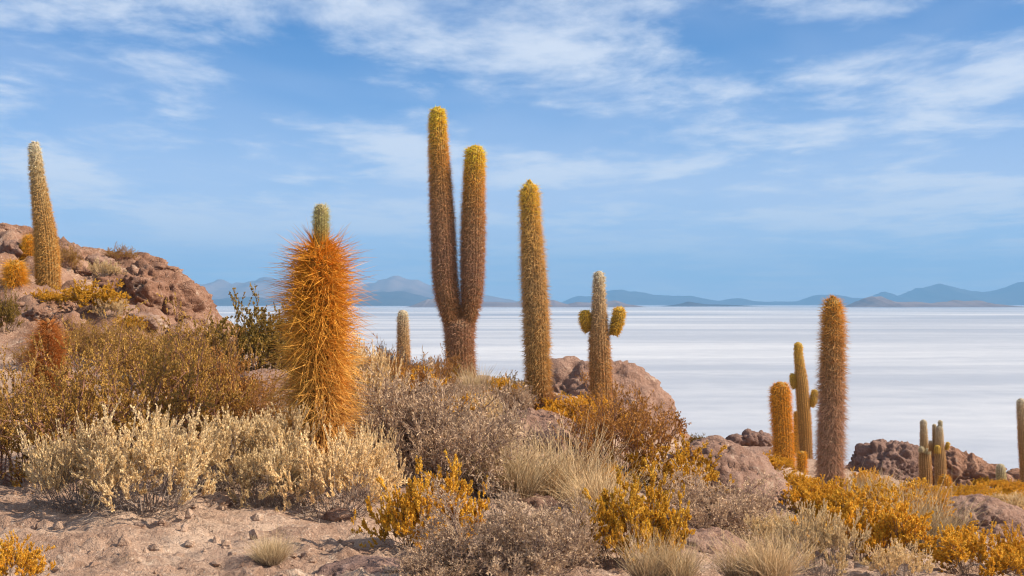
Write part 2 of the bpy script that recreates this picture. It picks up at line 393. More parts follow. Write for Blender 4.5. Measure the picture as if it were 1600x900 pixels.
rock('boulder', 'rounded pink boulder at the bottom edge beside pale grass', 1105, 900, 10.6, 100, 72, .5, ROCK, 8, 6, .14, .14, tilt=.2)
rock('boulder', 'pink boulder in the scrub at the lower right', 1535, 836, 19, 105, 56, .8, ROCK, 9, 6, .16, .18, tilt=.15)
rock('boulder', 'low rock behind the bright golden shrub at the lower right', 1450, 882, 13.5, 62, 34, .35, ROCK, 10, 5, .25, .3)
rock('boulder', 'mauve-brown boulder left of the pair of budding cacti', 1388, 738, 47.5, 62, 50, 1.2, ROCKMAUVE, 11, 6, .17, .3)
rock('rock_outcrop', 'cracked red-brown rocks right of the pair of budding cacti', 1505, 755, 49, 78, 46, 1.2, ROCKRED, 12, 6, .28, .5, tilt=.3)
rock('rock_outcrop', 'low red-brown rock at the right edge behind the leaning cactus', 1590, 772, 49.5, 60, 34, 1.0, ROCKRED, 13, 5, .28, .45)
for i, (x, y, w, h, lab) in enumerate([(1122, 695, 24, 10, 'flat rock at the left end of the small boulder row'), (1150, 690, 17, 12, 'second small boulder of the row above the rock slab'),
        (1172, 686, 15, 13, 'dark rounded boulder of the row above the rock slab'), (1192, 688, 14, 14, 'boulder of the row just left of the short rust cactus')]):
    rock('boulder', lab, x, y, 33, w, h, .25, ROCKMAUVE, 30 + i, 4, .25, .4, group='small boulders on the ridge')
rock('boulder', 'pale rock ledge under the arm-bearing cactus behind the short rust cactus', 1180, 716, 29, 60, 16, .6, ROCK, 14, 5, .2, .3)
rock('rock_slab', 'dark low rock at the bottom edge left of the golden bush', 575, 896, 7.9, 75, 22, .25, ROCKMAUVE, 15, 5, .2, .25)
rock('boulder', 'small brown rock below the pale bushes near the big spiny cactus', 530, 806, 10.1, 24, 12, .09, ROCK, 16, 4, .25, .35)
rock('boulder', 'crumbly pink earth mound below the pale bushes', 325, 790, 10.3, 42, 20, .2, SOIL, 17, 5, .3, .4)
rock('boulder', 'grey-pink rock partly buried between olive scrub and big spiny cactus', 410, 605, 16.5, 45, 26, .4, ROCK, 18, 5, .2, .25)
rock('boulder', 'small pale rock at the foot of the middle unbranched cactus', 878, 628, 18.6, 17, 9, .15, ROCK, 19, 4, .25, .3)
rock('boulder', 'half hidden pink rock among twigs at the bottom centre', 830, 812, 12.0, 62, 42, .35, ROCK, 21, 5, .18, .2)

_r = random.Random(5)
for i, (x, y, lab) in enumerate([(20, 395, 'brown rock above the short bristly cactus at the left edge'), (102, 402, 'brown rock behind the bush right of the leaning cactus'), (125, 425, 'brown rock right of the gold-brown hill bush'),
        (152, 417, 'pale rock just below the dark skyline crag'), (192, 447, 'brown rock right of the straw tuft on the hill'), (215, 458, 'brown rock in the middle of the craggy hill face'),
        (118, 468, 'pale rock right of the leaning cactus foot'), (62, 492, 'brown rock below the leaning cactus foot'), (20, 480, 'brown rock below the short bristly cactus'),
        (225, 505, 'pale rock at the foot of the hill face above the olive scrub'), (105, 512, 'brown rock right above the red bristly cactus'), (290, 530, 'brown rock at the right foot of the hill')]):
    rx, rd = hit(x, y); k = rd / F; w = 14 + 20 * _r.random()
    o = rock('hill_rock', lab, x, y, rd, w, w * (.35 + .3 * _r.random()), w * k * .8, ROCKRED if i % 3 else ROCK, 60 + i, 4, .4, .6, _r.random() * 3, group='rocks strewn on the left hill')
# loose gravel
def gravel(n, seed):
    r = np.random.default_rng(seed)
    d = 6.5 + 10 * r.random(n) ** 1.3; x = (r.random(n) * 2 - 1) * (d + 3) * .45
    z = ground(x, d); s = .004 + .026 * r.random(n) ** 7 * (1 + d / 12)
    ph = (1 + 5 ** .5) / 2
    ico = np.array([(-1, ph, 0), (1, ph, 0), (-1, -ph, 0), (1, -ph, 0), (0, -1, ph), (0, 1, ph), (0, -1, -ph), (0, 1, -ph), (ph, 0, -1), (ph, 0, 1), (-ph, 0, -1), (-ph, 0, 1)]) / 1.9
    fc = np.array([(0,11,5),(0,5,1),(0,1,7),(0,7,10),(0,10,11),(1,5,9),(5,11,4),(11,10,2),(10,7,6),(7,1,8),(3,9,4),(3,4,2),(3,2,6),(3,6,8),(3,8,9),(4,9,5),(2,4,11),(6,2,10),(8,6,7),(9,8,1)])
    V = ico[None] * (1 + .5 * (r.random((n, 12, 1)) - .5)) * (s[:, None, None] * (.6 + .8 * r.random((n, 1, 3))))
    V = V + np.stack([x, d, z + s * .2], -1)[:, None]
    me = mesh('gravel', V.reshape(-1, 3), (fc[None] + 12 * np.arange(n)[:, None, None]).reshape(-1, 3), SOIL, False)
    o = link('gravel', me, kind='stuff'); tag(o, 'loose pink gravel strewn over the bare soil', 'gravel')
gravel(5000, 5)

# ------------------------------------------------------------------ cacti
def nrm(a): return a / np.maximum(np.linalg.norm(a, axis=-1, keepdims=True), 1e-9)

def ramp_col(v, stops):
    p = [s[0] for s in stops]; c = np.array([s[1] for s in stops])
    return np.stack([np.interp(v, p, c[:, k]) for k in range(3)], -1)

YEL, GLD, BRN, RUST, MAU, WHT, ORG, DRK, PGR = (.90, .58, .08), (.70, .41, .11), (.44, .23, .09), (.66, .30, .04), (.50, .30, .19), (.74, .68, .50), (.70, .32, .03), (.22, .11, .05), (.50, .46, .20)
R_GOLDTOP = [(0, BRN), (.35, MAU), (.62, (.56, .33, .15)), (.80, GLD), (.93, YEL), (1, (.95, .66, .08))]
R_PALETOP = [(0, (.50, .27, .10)), (.4, (.58, .34, .14)), (.7, (.62, .43, .22)), (.92, (.74, .60, .40)), (1, (.85, .76, .58))]
R_GOLD = [(0, BRN), (.4, (.60, .34, .09)), (.75, (.66, .42, .13)), (1, YEL)]
R_RUST = [(0, (.60, .34, .12)), (.3, (.70, .37, .06)), (.8, (.74, .38, .05)), (1, (.78, .40, .05))]
R_MAUVE = [(0, (.50, .32, .22)), (.5, (.54, .35, .23)), (.75, (.60, .37, .16)), (1, (.74, .42, .08))]
R_ORG = [(0, (.55, .25, .04)), (1, (.74, .40, .04))]
R_RED = [(0, (.36, .15, .04)), (1, (.50, .20, .05))]
R_BUD = [(0, (.62, .40, .07)), (.7, (.72, .50, .09)), (1, YEL)]
R_WHITE = [(0, (.55, .48, .30)), (1, WHT)]

def stem(name, parent, pts, rad, ramp, spine, per_, droop=.3, ribs=22, gap=.035, width=.0030, seed=0, skin=(.20, .125, .05), cap=1.0, sides=2, out=(.25, 1.0), updir=0.0, cover=1.0):
    """ribbed column along pts (base to tip) with rib-borne spines; returns the stem object"""
    r = np.random.default_rng(seed + 100); per = per_ + 2
    pts = np.array(pts, float); rad = np.array(rad, float)
    seg = np.concatenate([[0], np.cumsum(np.linalg.norm(np.diff(pts, axis=0), axis=1))]); L = seg[-1]
    def smooth_interp(s, vals):
        k = np.linspace(0, L, 60); vv = np.interp(k, seg, vals); ker = np.array([1, 2, 3, 4, 3, 2, 1.]) / 16
        vp = np.concatenate([2 * vv[0] - vv[3:0:-1], vv, 2 * vv[-1] - vv[-2:-5:-1]]); return np.interp(s, k, np.convolve(vp, ker, 'valid'))
    nr = max(24, int(L / .03)); Rt = rad[-1]; capl = min(cap * Rt * 1.25, L * .6)
    sb = np.linspace(0, L - capl, nr); sc_ = L - capl + capl * np.sin(np.linspace(0, math.pi / 2, 12)[1:])
    s = np.concatenate([sb, sc_])
    def frame(s):
        c = np.stack([smooth_interp(s, pts[:, k]) for k in range(3)], -1)
        e = 1e-2; t = nrm(np.stack([smooth_interp(np.minimum(s + e, L), pts[:, k]) - smooth_interp(np.maximum(s - e, 0), pts[:, k]) for k in range(3)], -1))
        Y = np.array([0, 1.0, 0]); b = nrm(Y - (t @ Y)[:, None] * t); n = np.cross(b, t)
        return c, t, n, b
    def radius(s):
        R = smooth_interp(s, rad); q = np.clip((s - (L - capl)) / capl, 0, 1); return R * np.sqrt(np.maximum(1 - q ** 2, 0))
    c, t, n, b = frame(s); R = radius(s)
    R = R * (1 + .025 * fbm(np.stack([s * 3.0, np.full_like(s, seed), np.zeros_like(s)], -1), 2))
    K = ribs * 4; th = np.arange(K) / K * 2 * math.pi
    prof = 1 - .13 * (1 - np.abs(np.cos(th * ribs / 2)))
    ring = n[:, None] * np.cos(th)[None, :, None] + b[:, None] * np.sin(th)[None, :, None]
    V = c[:, None] + ring * (R[:, None] * prof[None])[..., None]
    tw = np.stack([V.reshape(-1, 3)], 0)[0]
    colr = np.array(skin) * (1 + .3 * fbm(tw * 6, 3))[:, None]
    tint = ramp_col(np.repeat(s / L, K), ramp); colr = colr * .5 + tint * .35
    so = link(name, mesh(name, tw, grid_faces(len(s), K, True), SKIN, True, colr.clip(0, 1)), parent)
    # spines
    na = int(L / gap); sa = (np.arange(na)[None] + r.random((ribs, na))) * gap; sa = np.minimum(sa, L * .999)
    tha = np.repeat(np.arange(ribs)[:, None] / ribs * 2 * math.pi, na, 1) + r.normal(size=(ribs, na)) * .02
    sa = sa.ravel(); tha = tha.ravel(); keep = r.random(len(sa)) < np.clip(radius(sa) / rad.max() * 1.3, .25, 1) * cover; sa = sa[keep]; tha = tha[keep]
    sa = np.repeat(sa, per); tha = np.repeat(tha, per)
    ca, ta, na_, ba = frame(sa); Ra = radius(sa)
    od = na_ * np.cos(tha)[:, None] + ba * np.sin(tha)[:, None]
    q = np.clip((sa - (L - capl)) / capl, 0, 1)[:, None]; on = nrm(od * np.sqrt(np.maximum(1 - q * q, .0)) + ta * q)
    base = ca + od * Ra[:, None] * .99
    tan = nrm(np.cross(ta, on)); up = np.cross(on, tan)
    ang = out[0] + (out[1] - out[0]) * r.random(len(sa)) ** .8; phi = r.random(len(sa)) * 2 * math.pi
    v = sa / L
    dvec = on * np.cos(ang)[:, None] + (tan * np.cos(phi)[:, None] + up * np.sin(phi)[:, None]) * np.sin(ang)[:, None]
    dr = droop * (1 - v ** 2 * (1 + updir)) if updir else droop
    dvec = nrm(dvec + np.array([0, 0, -1.0]) * (np.broadcast_to(dr, v.shape) * (.4 + .9 * r.random(len(sa))))[:, None])
    sl = spine[0] * 1.2 + (spine[1] * 1.45 - spine[0] * 1.2) * r.random(len(sa)) ** 2.0
    sl = sl * np.clip(.5 + radius(sa) / rad.max() * .6, 0, 1)
    nsp = len(sa); w = width * (.7 + .6 * r.random(nsp))
    e1 = nrm(np.cross(dvec, r.normal(size=(nsp, 3)))); e2 = np.cross(dvec, e1); tip = base + dvec * sl[:, None] + np.array([0, 0, -1.0]) * (sl * .12)[:, None]
    shade = (.75 + .75 * r.random(nsp))[:, None]; cc = (ramp_col(v + r.normal(size=nsp) * .04, ramp) * shade).clip(0, .95)
    if sides == 3:
        A = [base + e1 * w[:, None], base + (-.5 * e1 + .87 * e2) * w[:, None], base + (-.5 * e1 - .87 * e2) * w[:, None]]
        V = np.stack(A + [tip], 1); fi = np.array([(0, 1, 3), (1, 2, 3), (2, 0, 3)])
    else:
        V = np.stack([base + e1 * w[:, None], base - e1 * w[:, None], base + e2 * w[:, None], base - e2 * w[:, None], tip], 1); fi = np.array([(0, 1, 4), (2, 3, 4)])
    k = V.shape[1]; f = (fi[None] + k * np.arange(nsp)[:, None, None]).reshape(-1, 3)
    link('spines', mesh('spines', V.reshape(-1, 3), f, SPINE, False, np.repeat(cc, k, 0)), so, 'stuff')
    return so

DIST = {}
def cactus(label, d, px, seed, group='columnar cacti of the island'):
    e = bpy.data.objects.new('columnar_cactus', None); COL.objects.link(e); e.empty_display_size = .3
    x = (px - 800) / F * d; e.location = (x, d, float(ground(x, d)[0]))
    tag(e, label, 'cactus', group); DIST[e.name] = d
    return e

def outline(e, rows, inset, sink=.25, dy=0.0):
    """rows: (photo row, left, right) base to tip -> points local to e and radii"""
    d = DIST[e.name] + dy; k = d / F; P_, R_ = [], []
    for (py, l, r) in rows:
        c = at((l + r) / 2, py, d); P_.append((c[0] - e.location.x, dy, c[2] - e.location.z)); R_.append(max((r - l) / 2 * k - inset, .02))
    p0 = np.array(P_[0]); 
    if sink:
        zb = min(p0[2], 0) - sink
        P_.insert(0, (p0[0], p0[1], zb)); R_.insert(0, R_[0])
    return P_, R_

# forked cactus
c = cactus('tall forked cactus with two upright golden-tipped columns', 20, 720, 1)
P_, R_ = outline(c, [(592, 697, 746), (545, 695, 742), (510, 693, 743), (495, 695, 743)], .035)
stem('trunk', c, P_, R_, [(0, BRN), (1, MAU)], (.03, .08), 7, .45, 24, .034, seed=1, cap=.7)
P_, R_ = outline(c, [(520, 697, 727), (500, 690, 724), (480, 684, 722), (460, 678, 719), (430, 674, 716), (400, 673, 715), (350, 671, 712), (300, 670, 708), (250, 669, 703), (200, 668, 699), (166, 669, 698)], .035, 0)
stem('column', c, P_, R_, R_GOLDTOP, (.03, .075), 7, .3, 22, .034, seed=2)
P_, R_ = outline(c, [(522, 712, 740), (503, 716, 744), (485, 720, 750), (465, 719, 755), (440, 718, 757), (400, 718, 759), (350, 719, 759), (300, 722, 758), (260, 724, 759), (226, 726, 759)], .035, 0)
stem('column', c, P_, R_, R_GOLDTOP, (.03, .075), 7, .3, 22, .034, seed=3)
# middle unbranched
c = cactus('tall unbranched cactus with yellow pointed tip right of the forked one', 18, 842, 4)
P_, R_ = outline(c, [(640, 822, 862), (600, 820, 861), (550, 819, 860), (500, 817, 859), (450, 814, 856), (400, 813, 852), (350, 813, 846), (310, 811, 844), (286, 812, 843)], .035)
stem('stem', c, P_, R_, [(0, BRN), (.3, (.60, .38, .14)), (.6, (.62, .42, .19)), (.85, (.72, .47, .15)), (1, YEL)], (.03, .085), 7, .35, 22, .034, seed=4)
tp = np.array(P_[-1]); stem('growing_tip', c, [tp - (0, 0, .06), tp + (0, 0, .05)], [.035, .02], [(0, YEL), (1, YEL)], (.02, .035), 5, 0, 8, .02, seed=44)
P_, R_ = outline(c, [(648, 818, 866), (610, 817, 864)], .03)
stem('basal_spines', c, P_, R_, [(0, (.30, .15, .06)), (1, (.40, .20, .08))], (.06, .15), 4, .5, 22, .05, seed=45, cap=.2)
# two small ear-like arms
c = cactus('cactus with two small ear-like arms in front of the domed boulder', 21, 938, 5)
P_, R_ = outline(c, [(648, 922, 958), (600, 920, 957), (540, 919, 954), (505, 921, 951), (480, 924, 948), (440, 925, 947), (423, 925, 947)], .025)
stem('stem', c, P_, R_, R_PALETOP, (.02, .06), 7, .35, 20, .032, seed=5)
for k, rows in enumerate([[(518, 914, 926), (512, 909, 924), (500, 905, 924), (484, 905, 923)], [(524, 952, 966), (512, 952, 971), (500, 956, 976), (479, 959, 978)]]):
    P_, R_ = outline(c, rows, .012, 0)
    stem('arm', c, P_, R_, R_BUD, (.02, .05), 6, 0, 16, .024, seed=50 + k)
# small pale behind
c = cactus('small white-tipped cactus standing alone behind the scrub left of the forked one', 29, 631, 6)
P_, R_ = outline(c, [(590, 620, 644), (560, 619, 642), (520, 620, 640), (484, 620, 638)], .025)
stem('stem', c, P_, R_, R_PALETOP, (.02, .06), 6, .3, 18, .034, seed=6)
# big shaggy in front
c = cactus('thick shaggy cactus of long orange spines with a thin green tip', 11.6, 498, 7)
P_, R_ = outline(c, [(705, 455, 543), (650, 451, 546), (560, 451, 546), (470, 452, 546), (420, 455, 543), (392, 462, 537), (374, 474, 527)], .085)
stem('stem', c, P_, R_, [(0, (.72, .44, .18)), (.4, (.74, .40, .09)), (.7, (.74, .36, .05)), (1, (.70, .30, .03))], (.09, .28), 6, .5, 20, .034, .0036, 7, sides=3, out=(.05, 1.2), updir=.9, skin=(.12, .075, .02))
P_, R_ = outline(c, [(395, 489, 514), (370, 490, 513), (345, 490, 513), (318, 491, 512)], .008, 0)
stem('growing_tip', c, P_, R_, [(0, RUST), (.3, (.60, .40, .07)), (.55, PGR), (.9, (.60, .54, .26)), (1, WHT)], (.012, .04), 7, -.1, 16, .018, .0014, 8)
# right, mauve
c = cactus('tall dark cactus with shaggy mauve-brown spines standing alone at right', 19, 1298, 9)
P_, R_ = outline(c, [(797, 1274, 1319), (700, 1275, 1319), (600, 1279, 1321), (520, 1282, 1321), (480, 1284, 1319), (465, 1286, 1317)], .045)
stem('stem', c, P_, R_, R_MAUVE, (.04, .11), 7, .7, 20, .036, seed=9, updir=.6, out=(.15, 1.0))
tp = np.array(P_[-1]); stem('growing_tip', c, [tp - (0, 0, .06), tp + (0, 0, .03)], [.04, .02], R_ORG, (.03, .06), 5, -.2, 8, .02, seed=46)
# rust
c = cactus('short thick rust-orange cactus left of the tall dark one', 24, 1226, 10)
P_, R_ = outline(c, [(757, 1209, 1243), (680, 1206, 1240), (620, 1202, 1236), (596, 1204, 1234)], .035)
stem('stem', c, P_, R_, R_RUST, (.03, .09), 7, .35, 20, .036, seed=10)
# two bud arms, far
c = cactus('slim cactus with two small round arms behind the short rust one', 36, 1258, 11)
P_, R_ = outline(c, [(720, 1249, 1270), (660, 1245, 1268), (600, 1242, 1263), (560, 1240, 1256), (534, 1239, 1254)], .025)
stem('stem', c, P_, R_, R_GOLD, (.02, .06), 6, .3, 18, .036, .003, seed=11)
for k, rows in enumerate([[(607, 1238, 1246), (600, 1234, 1245), (583, 1233, 1242)], [(636, 1263, 1271), (626, 1264, 1277), (608, 1268, 1279)]]):
    P_, R_ = outline(c, rows, .012, 0); stem('arm', c, P_, R_, R_BUD, (.02, .05), 5, 0, 14, .03, .003, seed=60 + k)
c = cactus('thin brown cactus half hidden behind the slim one with round arms', 37, 1243, 12)
P_, R_ = outline(c, [(715, 1238, 1250), (642, 1239, 1249)], .02); stem('stem', c, P_, R_, R_RUST, (.02, .05), 5, .3, 14, .04, .003, seed=12)
c = cactus('small golden cactus stub at the foot of the slim arm-bearing one', 27, 1252, 13)
P_, R_ = outline(c, [(744, 1244, 1261), (704, 1244, 1260)], .025); stem('stem', c, P_, R_, R_ORG, (.03, .07), 6, .2, 14, .034, .003, seed=13)
# budding pair
c = cactus('left one of the pair of budding cacti by the mauve boulder', 45, 1446, 14)
P_, R_ = outline(c, [(766, 1436, 1457), (720, 1434, 1455), (704, 1435, 1453), (690, 1436, 1450), (655, 1436, 1448)], .025)
stem('stem', c, P_, R_, R_PALETOP, (.02, .05), 5, .3, 18, .036, .003, seed=14)
for k, (x, y, r) in enumerate([(1439, 702, 4.5), (1449, 705, 4.5)]):
    P_, R_ = outline(c, [(y + r, x - r, x + r), (y - r, x - r, x + r)], .01, 0, -.18); stem('bud', c, P_, R_, R_WHITE, (.02, .04), 5, 0, 12, .03, .003, seed=70 + k)
c = cactus('right one of the pair of budding cacti, with several round buds', 44, 1469, 15)
P_, R_ = outline(c, [(766, 1459, 1479), (720, 1459, 1478), (695, 1459, 1475), (664, 1461, 1473)], .025)
stem('stem', c, P_, R_, R_PALETOP, (.02, .05), 5, .3, 18, .036, .003, seed=15)
for k, (rows, dy) in enumerate([([(712, 1456, 1464), (690, 1456, 1463), (662, 1456, 1462)], .15), ([(705, 1450, 1457), (688, 1450, 1457)], .1), ([(708, 1459, 1469), (695, 1459, 1469)], -.2), ([(703, 1475, 1481), (690, 1477, 1485)], 0), ([(666, 1465, 1472), (656, 1465, 1472)], 0)]):
    P_, R_ = outline(c, rows, .012, 0, dy); stem('bud', c, P_, R_, [R_PALETOP, R_PALETOP, R_BUD, R_BUD, R_WHITE][k], (.02, .04), 5, 0, 12, .03, .003, seed=80 + k)
c = cactus('small bright orange ball-like cactus at the foot of the budding pair', 43, 1475, 16)
P_, R_ = outline(c, [(768, 1465, 1486), (755, 1464, 1487), (741, 1467, 1484)], .05); stem('stem', c, P_, R_, R_ORG, (.05, .11), 7, 0, 16, .04, .003, seed=16)
c = cactus('stubby pale cactus on the rocks near the right edge', 46, 1564, 17)
P_, R_ = outline(c, [(760, 1556, 1573), (740, 1555, 1571), (724, 1555, 1569)], .025); stem('stem', c, P_, R_, [(0, GLD), (.5, (.58, .50, .26)), (1, WHT)], (.02, .05), 6, .2, 16, .034, .003, seed=17)
c = cactus('leaning cactus cut off by the right edge of the picture', 40, 1603, 18)
P_, R_ = outline(c, [(762, 1594, 1614), (700, 1590, 1610), (650, 1588, 1605), (622, 1587, 1601)], .025); stem('stem', c, P_, R_, R_PALETOP, (.02, .06), 6, .3, 18, .036, .003, seed=18)
# left hill
c = cactus('leaning pale-topped cactus on the left hill', 22, 76, 19)
P_, R_ = outline(c, [(466, 57, 94), (433, 55, 95), (400, 53, 93), (367, 52, 89), (333, 50, 82), (300, 47, 75), (267, 44, 69), (233, 42, 64), (221, 42, 62)], .03)
stem('stem', c, P_, R_, [(0, (.52, .29, .09)), (.35, (.66, .39, .11)), (.6, (.64, .42, .16)), (.85, (.64, .50, .27)), (1, (.85, .76, .58))], (.02, .065), 7, .3, 24, .032, seed=19)
c = cactus('orange cactus half hidden behind the leaning one on the left hill', 25, 44, 20)
P_, R_ = outline(c, [(432, 33, 57), (390, 33, 56), (367, 35, 54)], .045); stem('stem', c, P_, R_, R_ORG, (.04, .10), 7, .1, 18, .036, .0028, seed=20)
c = cactus('short bristly yellow-orange cactus at the left edge of the hill', 21, 23, 21)
P_, R_ = outline(c, [(458, 6, 42), (430, 4, 42), (406, 8, 38)], .07); stem('stem', c, P_, R_, R_ORG, (.06, .15), 8, .1, 18, .036, .0026, seed=21, out=(.1, .9))
c = cactus('low red bristly cactus poking out of the olive scrub at left', 15.5, 74, 22)
P_, R_ = outline(c, [(570, 46, 104), (535, 48, 101), (497, 58, 90)], .09); stem('stem', c, P_, R_, R_RED, (.08, .20), 9, -.3, 18, .036, .0022, seed=22, out=(.1, .9))
c = cactus('little orange bristly cactus on the ridge right of the domed boulder', 24.5, 1054, 23)
P_, R_ = outline(c, [(690, 1042, 1067), (672, 1042, 1066), (655, 1046, 1062)], .06); stem('stem', c, P_, R_, R_ORG, (.06, .14), 8, -.25, 16, .034, .0026, seed=23, out=(.1, .9))

# ------------------------------------------------------------------ shrubs
def tubes(pts, r0, r1, rg):
    """pts (n, s, 3) -> three-sided twigs"""
    n, s, _ = pts.shape; t = nrm(np.gradient(pts, axis=1)); a = nrm(np.cross(t, rg.normal(size=(n, 1, 3)))); b = np.cross(t, a)
    rad = (r0[:, None] + (r1 - r0)[:, None] * np.linspace(0, 1, s)[None])[..., None]
    V = np.stack([pts + a * rad, pts + (-.5 * a + .87 * b) * rad, pts + (-.5 * a - .87 * b) * rad], 2).reshape(-1, 3)
    i = np.arange(n * s * 3).reshape(n, s, 3); j = np.roll(i, -1, 2)
    return V, np.stack([i[:, :-1], j[:, :-1], j[:, 1:], i[:, 1:]], -1).reshape(-1, 4)

def grow(base, dirs, length, segs, wig, up, rg):
    n = len(base); P_ = np.empty((n, segs + 1, 3)); P_[:, 0] = base; d = dirs.copy()
    for k in range(segs):
        d = nrm(d + rg.normal(size=(n, 3)) * wig + np.array([0, 0, up])); P_[:, k + 1] = P_[:, k] + d * (length / segs)[:, None]
    return P_

def branch(P_, per, t0, spread, lmul, length, rg):
    """children starts on parent polylines"""
    n, s, _ = P_.shape; i = np.repeat(np.arange(n), per); tt = (t0 + (1 - t0) * rg.random(len(i))) * (s - 1.001); k = tt.astype(int); f = (tt - k)[:, None]
    b = P_[i, k] * (1 - f) + P_[i, k + 1] * f; d = nrm(P_[i, k + 1] - P_[i, k]); d = nrm(d + rg.normal(size=d.shape) * spread)
    return b, d, length[i] * lmul * (.6 + .8 * rg.random(len(i)))

KIND = {  # stems, splay, height, levels [(per, t0, spread, lmul, up, wig)], leaf (len, wid, per, t0, spread), colours
 'pale':  dict(n=46, splay=1.0, lv=[(5, .62, .5, .46, .12, .18), (4, .55, .42, .55, .40, .10)], leaf=(.026, .0065, 34, .05, .40), c1=(.92, .71, .39), c2=(.68, .50, .28), tw=(.27, .21, .17), twr=.0034, up=.06),
 'gold':  dict(n=48, splay=.95, lv=[(6, .35, .5, .45, .15, .16), (5, .4, .5, .36, .25, .15)], leaf=(.020, .0100, 27, .25, .9), c1=(.90, .54, .06), c2=(.62, .34, .045), tw=(.22, .15, .10), twr=.0032, up=.10),
 'olive': dict(n=44, splay=.9, lv=[(6, .25, .6, .5, .05, .2), (5, .3, .7, .42, .12, .2)], leaf=(.0105, .0050, 30, .15, 1.0), c1=(.58, .34, .075), c2=(.38, .22, .055), tw=(.26, .13, .09), twr=.0034, up=.06),
 'grey':  dict(n=50, splay=.95, lv=[(7, .25, .6, .5, .08, .24), (6, .3, .7, .42, .1, .28)], leaf=(.030, .0050, 9, .3, .7), c1=(.76, .55, .35), c2=(.30, .20, .14), tw=(.22, .15, .115), twr=.0036, up=.06),
 'rust':  dict(n=44, splay=.85, lv=[(6, .25, .6, .5, .1, .2), (6, .3, .7, .42, .12, .2)], leaf=(.016, .0062, 11, .2, .9), c1=(.56, .27, .06), c2=(.38, .18, .05), tw=(.24, .13, .08), twr=.0034, up=.10),
 'dark':  dict(n=36, splay=.85, lv=[(5, .3, .6, .5, .12, .2), (5, .35, .6, .4, .15, .2)], leaf=(.020, .010, 14, .15, .9), c1=(.36, .22, .04), c2=(.16, .11, .03), tw=(.10, .07, .05), twr=.0036, up=.10),
 'grass': dict(n=0),
}
PROTO = {}
def proto(kind, v):
    """unit shrub: about 1 m across and .62 m tall"""
    if (kind, v) in PROTO: return PROTO[kind, v]
    rg = np.random.default_rng(1000 + v * 37 + sum(map(ord, kind)))
    if kind == 'grass':
        n = 1400; th = rg.random(n) * 6.283; rr = .24 * rg.random(n) ** .6
        cl_ = rg.normal(size=(7, 2)) * .13; ci = rg.integers(0, 7, n); hg = (.65 + .6 * rg.random(7))[ci]
        b = np.stack([rr * np.cos(th) * .5 + cl_[ci, 0], rr * np.sin(th) * .5 + cl_[ci, 1], np.zeros(n)], -1); spl = .15 + .75 * (rr / .24) * rg.random(n)
        d = nrm(np.stack([np.cos(th) * spl, np.sin(th) * spl, np.ones(n)], -1)); ln = hg * (.22 + .42 * rg.random(n)) * (1 + .25 * np.sin(3 * th + v))
        Q = grow(b, d, ln, 4, .17, -.03, rg)
        V, f = tubes(Q, np.full(n, .0035), np.full(n, .0006), rg)
        w = np.tile(np.repeat(np.linspace(0, 1, 5), 3), n)[:, None]
        c = ((1 - w) * np.array((.46, .34, .22)) + w * np.array((.82, .63, .36))) * np.repeat(.7 + .5 * rg.random(n), 15)[:, None]
        PROTO[kind, v] = (mesh('blades', V, f, LEAF, False, c.clip(0, 1)), None); return PROTO[kind, v]
    K = KIND[kind]; n = K['n']; th = rg.random(n) * 6.283; el = np.clip(rg.random(n), .02, 1) if kind != 'pale' else .22 + .78 * rg.random(n)
    b = np.stack([np.cos(th), np.sin(th), np.zeros(n)], -1) * (.30 * rg.random(n) ** .7)[:, None]
    d = nrm(np.stack([np.cos(th) * (1.02 - el * .9) * K['splay'], np.sin(th) * (1.02 - el * .9) * K['splay'], .12 + el * .95], -1))
    ln = (.30 + .20 * rg.random(n)) * (1 + .12 * np.sin(th * 3 + v))
    Q = grow(b, d, ln, 6, .16, K['up'], rg); r = K['twr'] * 1.6 * (.7 + .6 * rg.random(n))
    T = [tubes(Q, r, r * .5, rg)]; last = Q
    for li, (per, t0, spread, lmul, up, wig) in enumerate(K['lv']):
        bb, dd, ln = branch(last, per, t0, spread, lmul, ln, rg); last = grow(bb, dd, ln, 4 if li == 0 else 2, wig, up, rg)
        r = np.full(len(bb), K['twr'] * (.75 if li == 0 else .5)); T.append(tubes(last, r, r * .5, rg))
    if kind in ('pale', 'grey'):                      # dead grey twigs near the ground
        q_ = 80; th = rg.random(q_) * 6.283; b = np.stack([np.cos(th), np.sin(th), 0 * th], -1); lo = .05 + .5 * rg.random(q_)
        l2 = .22 + .24 * rg.random(q_); bare = grow(b * (.28 * rg.random(q_))[:, None], nrm(b + lo[:, None] * np.array([0, 0, 1.0])), l2, 5, .28, .02, rg)
        r = np.full(q_, K['twr'] * 1.1); T.append(tubes(bare, r, r * .4, rg))
        bb, dd, l3 = branch(bare, 3, .2, .6, .5, l2, rg); r = np.full(len(bb), K['twr'] * .7); T.append(tubes(grow(bb, dd, l3, 3, .3, .0, rg), r, r * .4, rg))
    off = 0; VV, FF = [], []
    for V, f in T: VV.append(V); FF.append(f + off); off += len(V)
    VV = np.concatenate(VV); FF = np.concatenate(FF)
    tcol = np.array(K['tw']) * (.75 + .5 * rg.random((len(VV) // 3 + 1, 1)).repeat(3, 0)[:len(VV)])
    tw = mesh('branches', VV, FF, TWIG, False, tcol)
    ll, lw, per, t0, sp = K['leaf']
    p, ax, _ = branch(last, per, t0, sp, 1, ln, rg); m_ = len(p)
    ax = nrm(ax + np.array([0, 0, .25])); sd = nrm(np.cross(ax, rg.normal(size=(m_, 3))))
    l_ = (ll * (.6 + .8 * rg.random(m_)))[:, None]; w_ = (lw * (.7 + .6 * rg.random(m_)))[:, None]
    nn = np.cross(ax, sd)
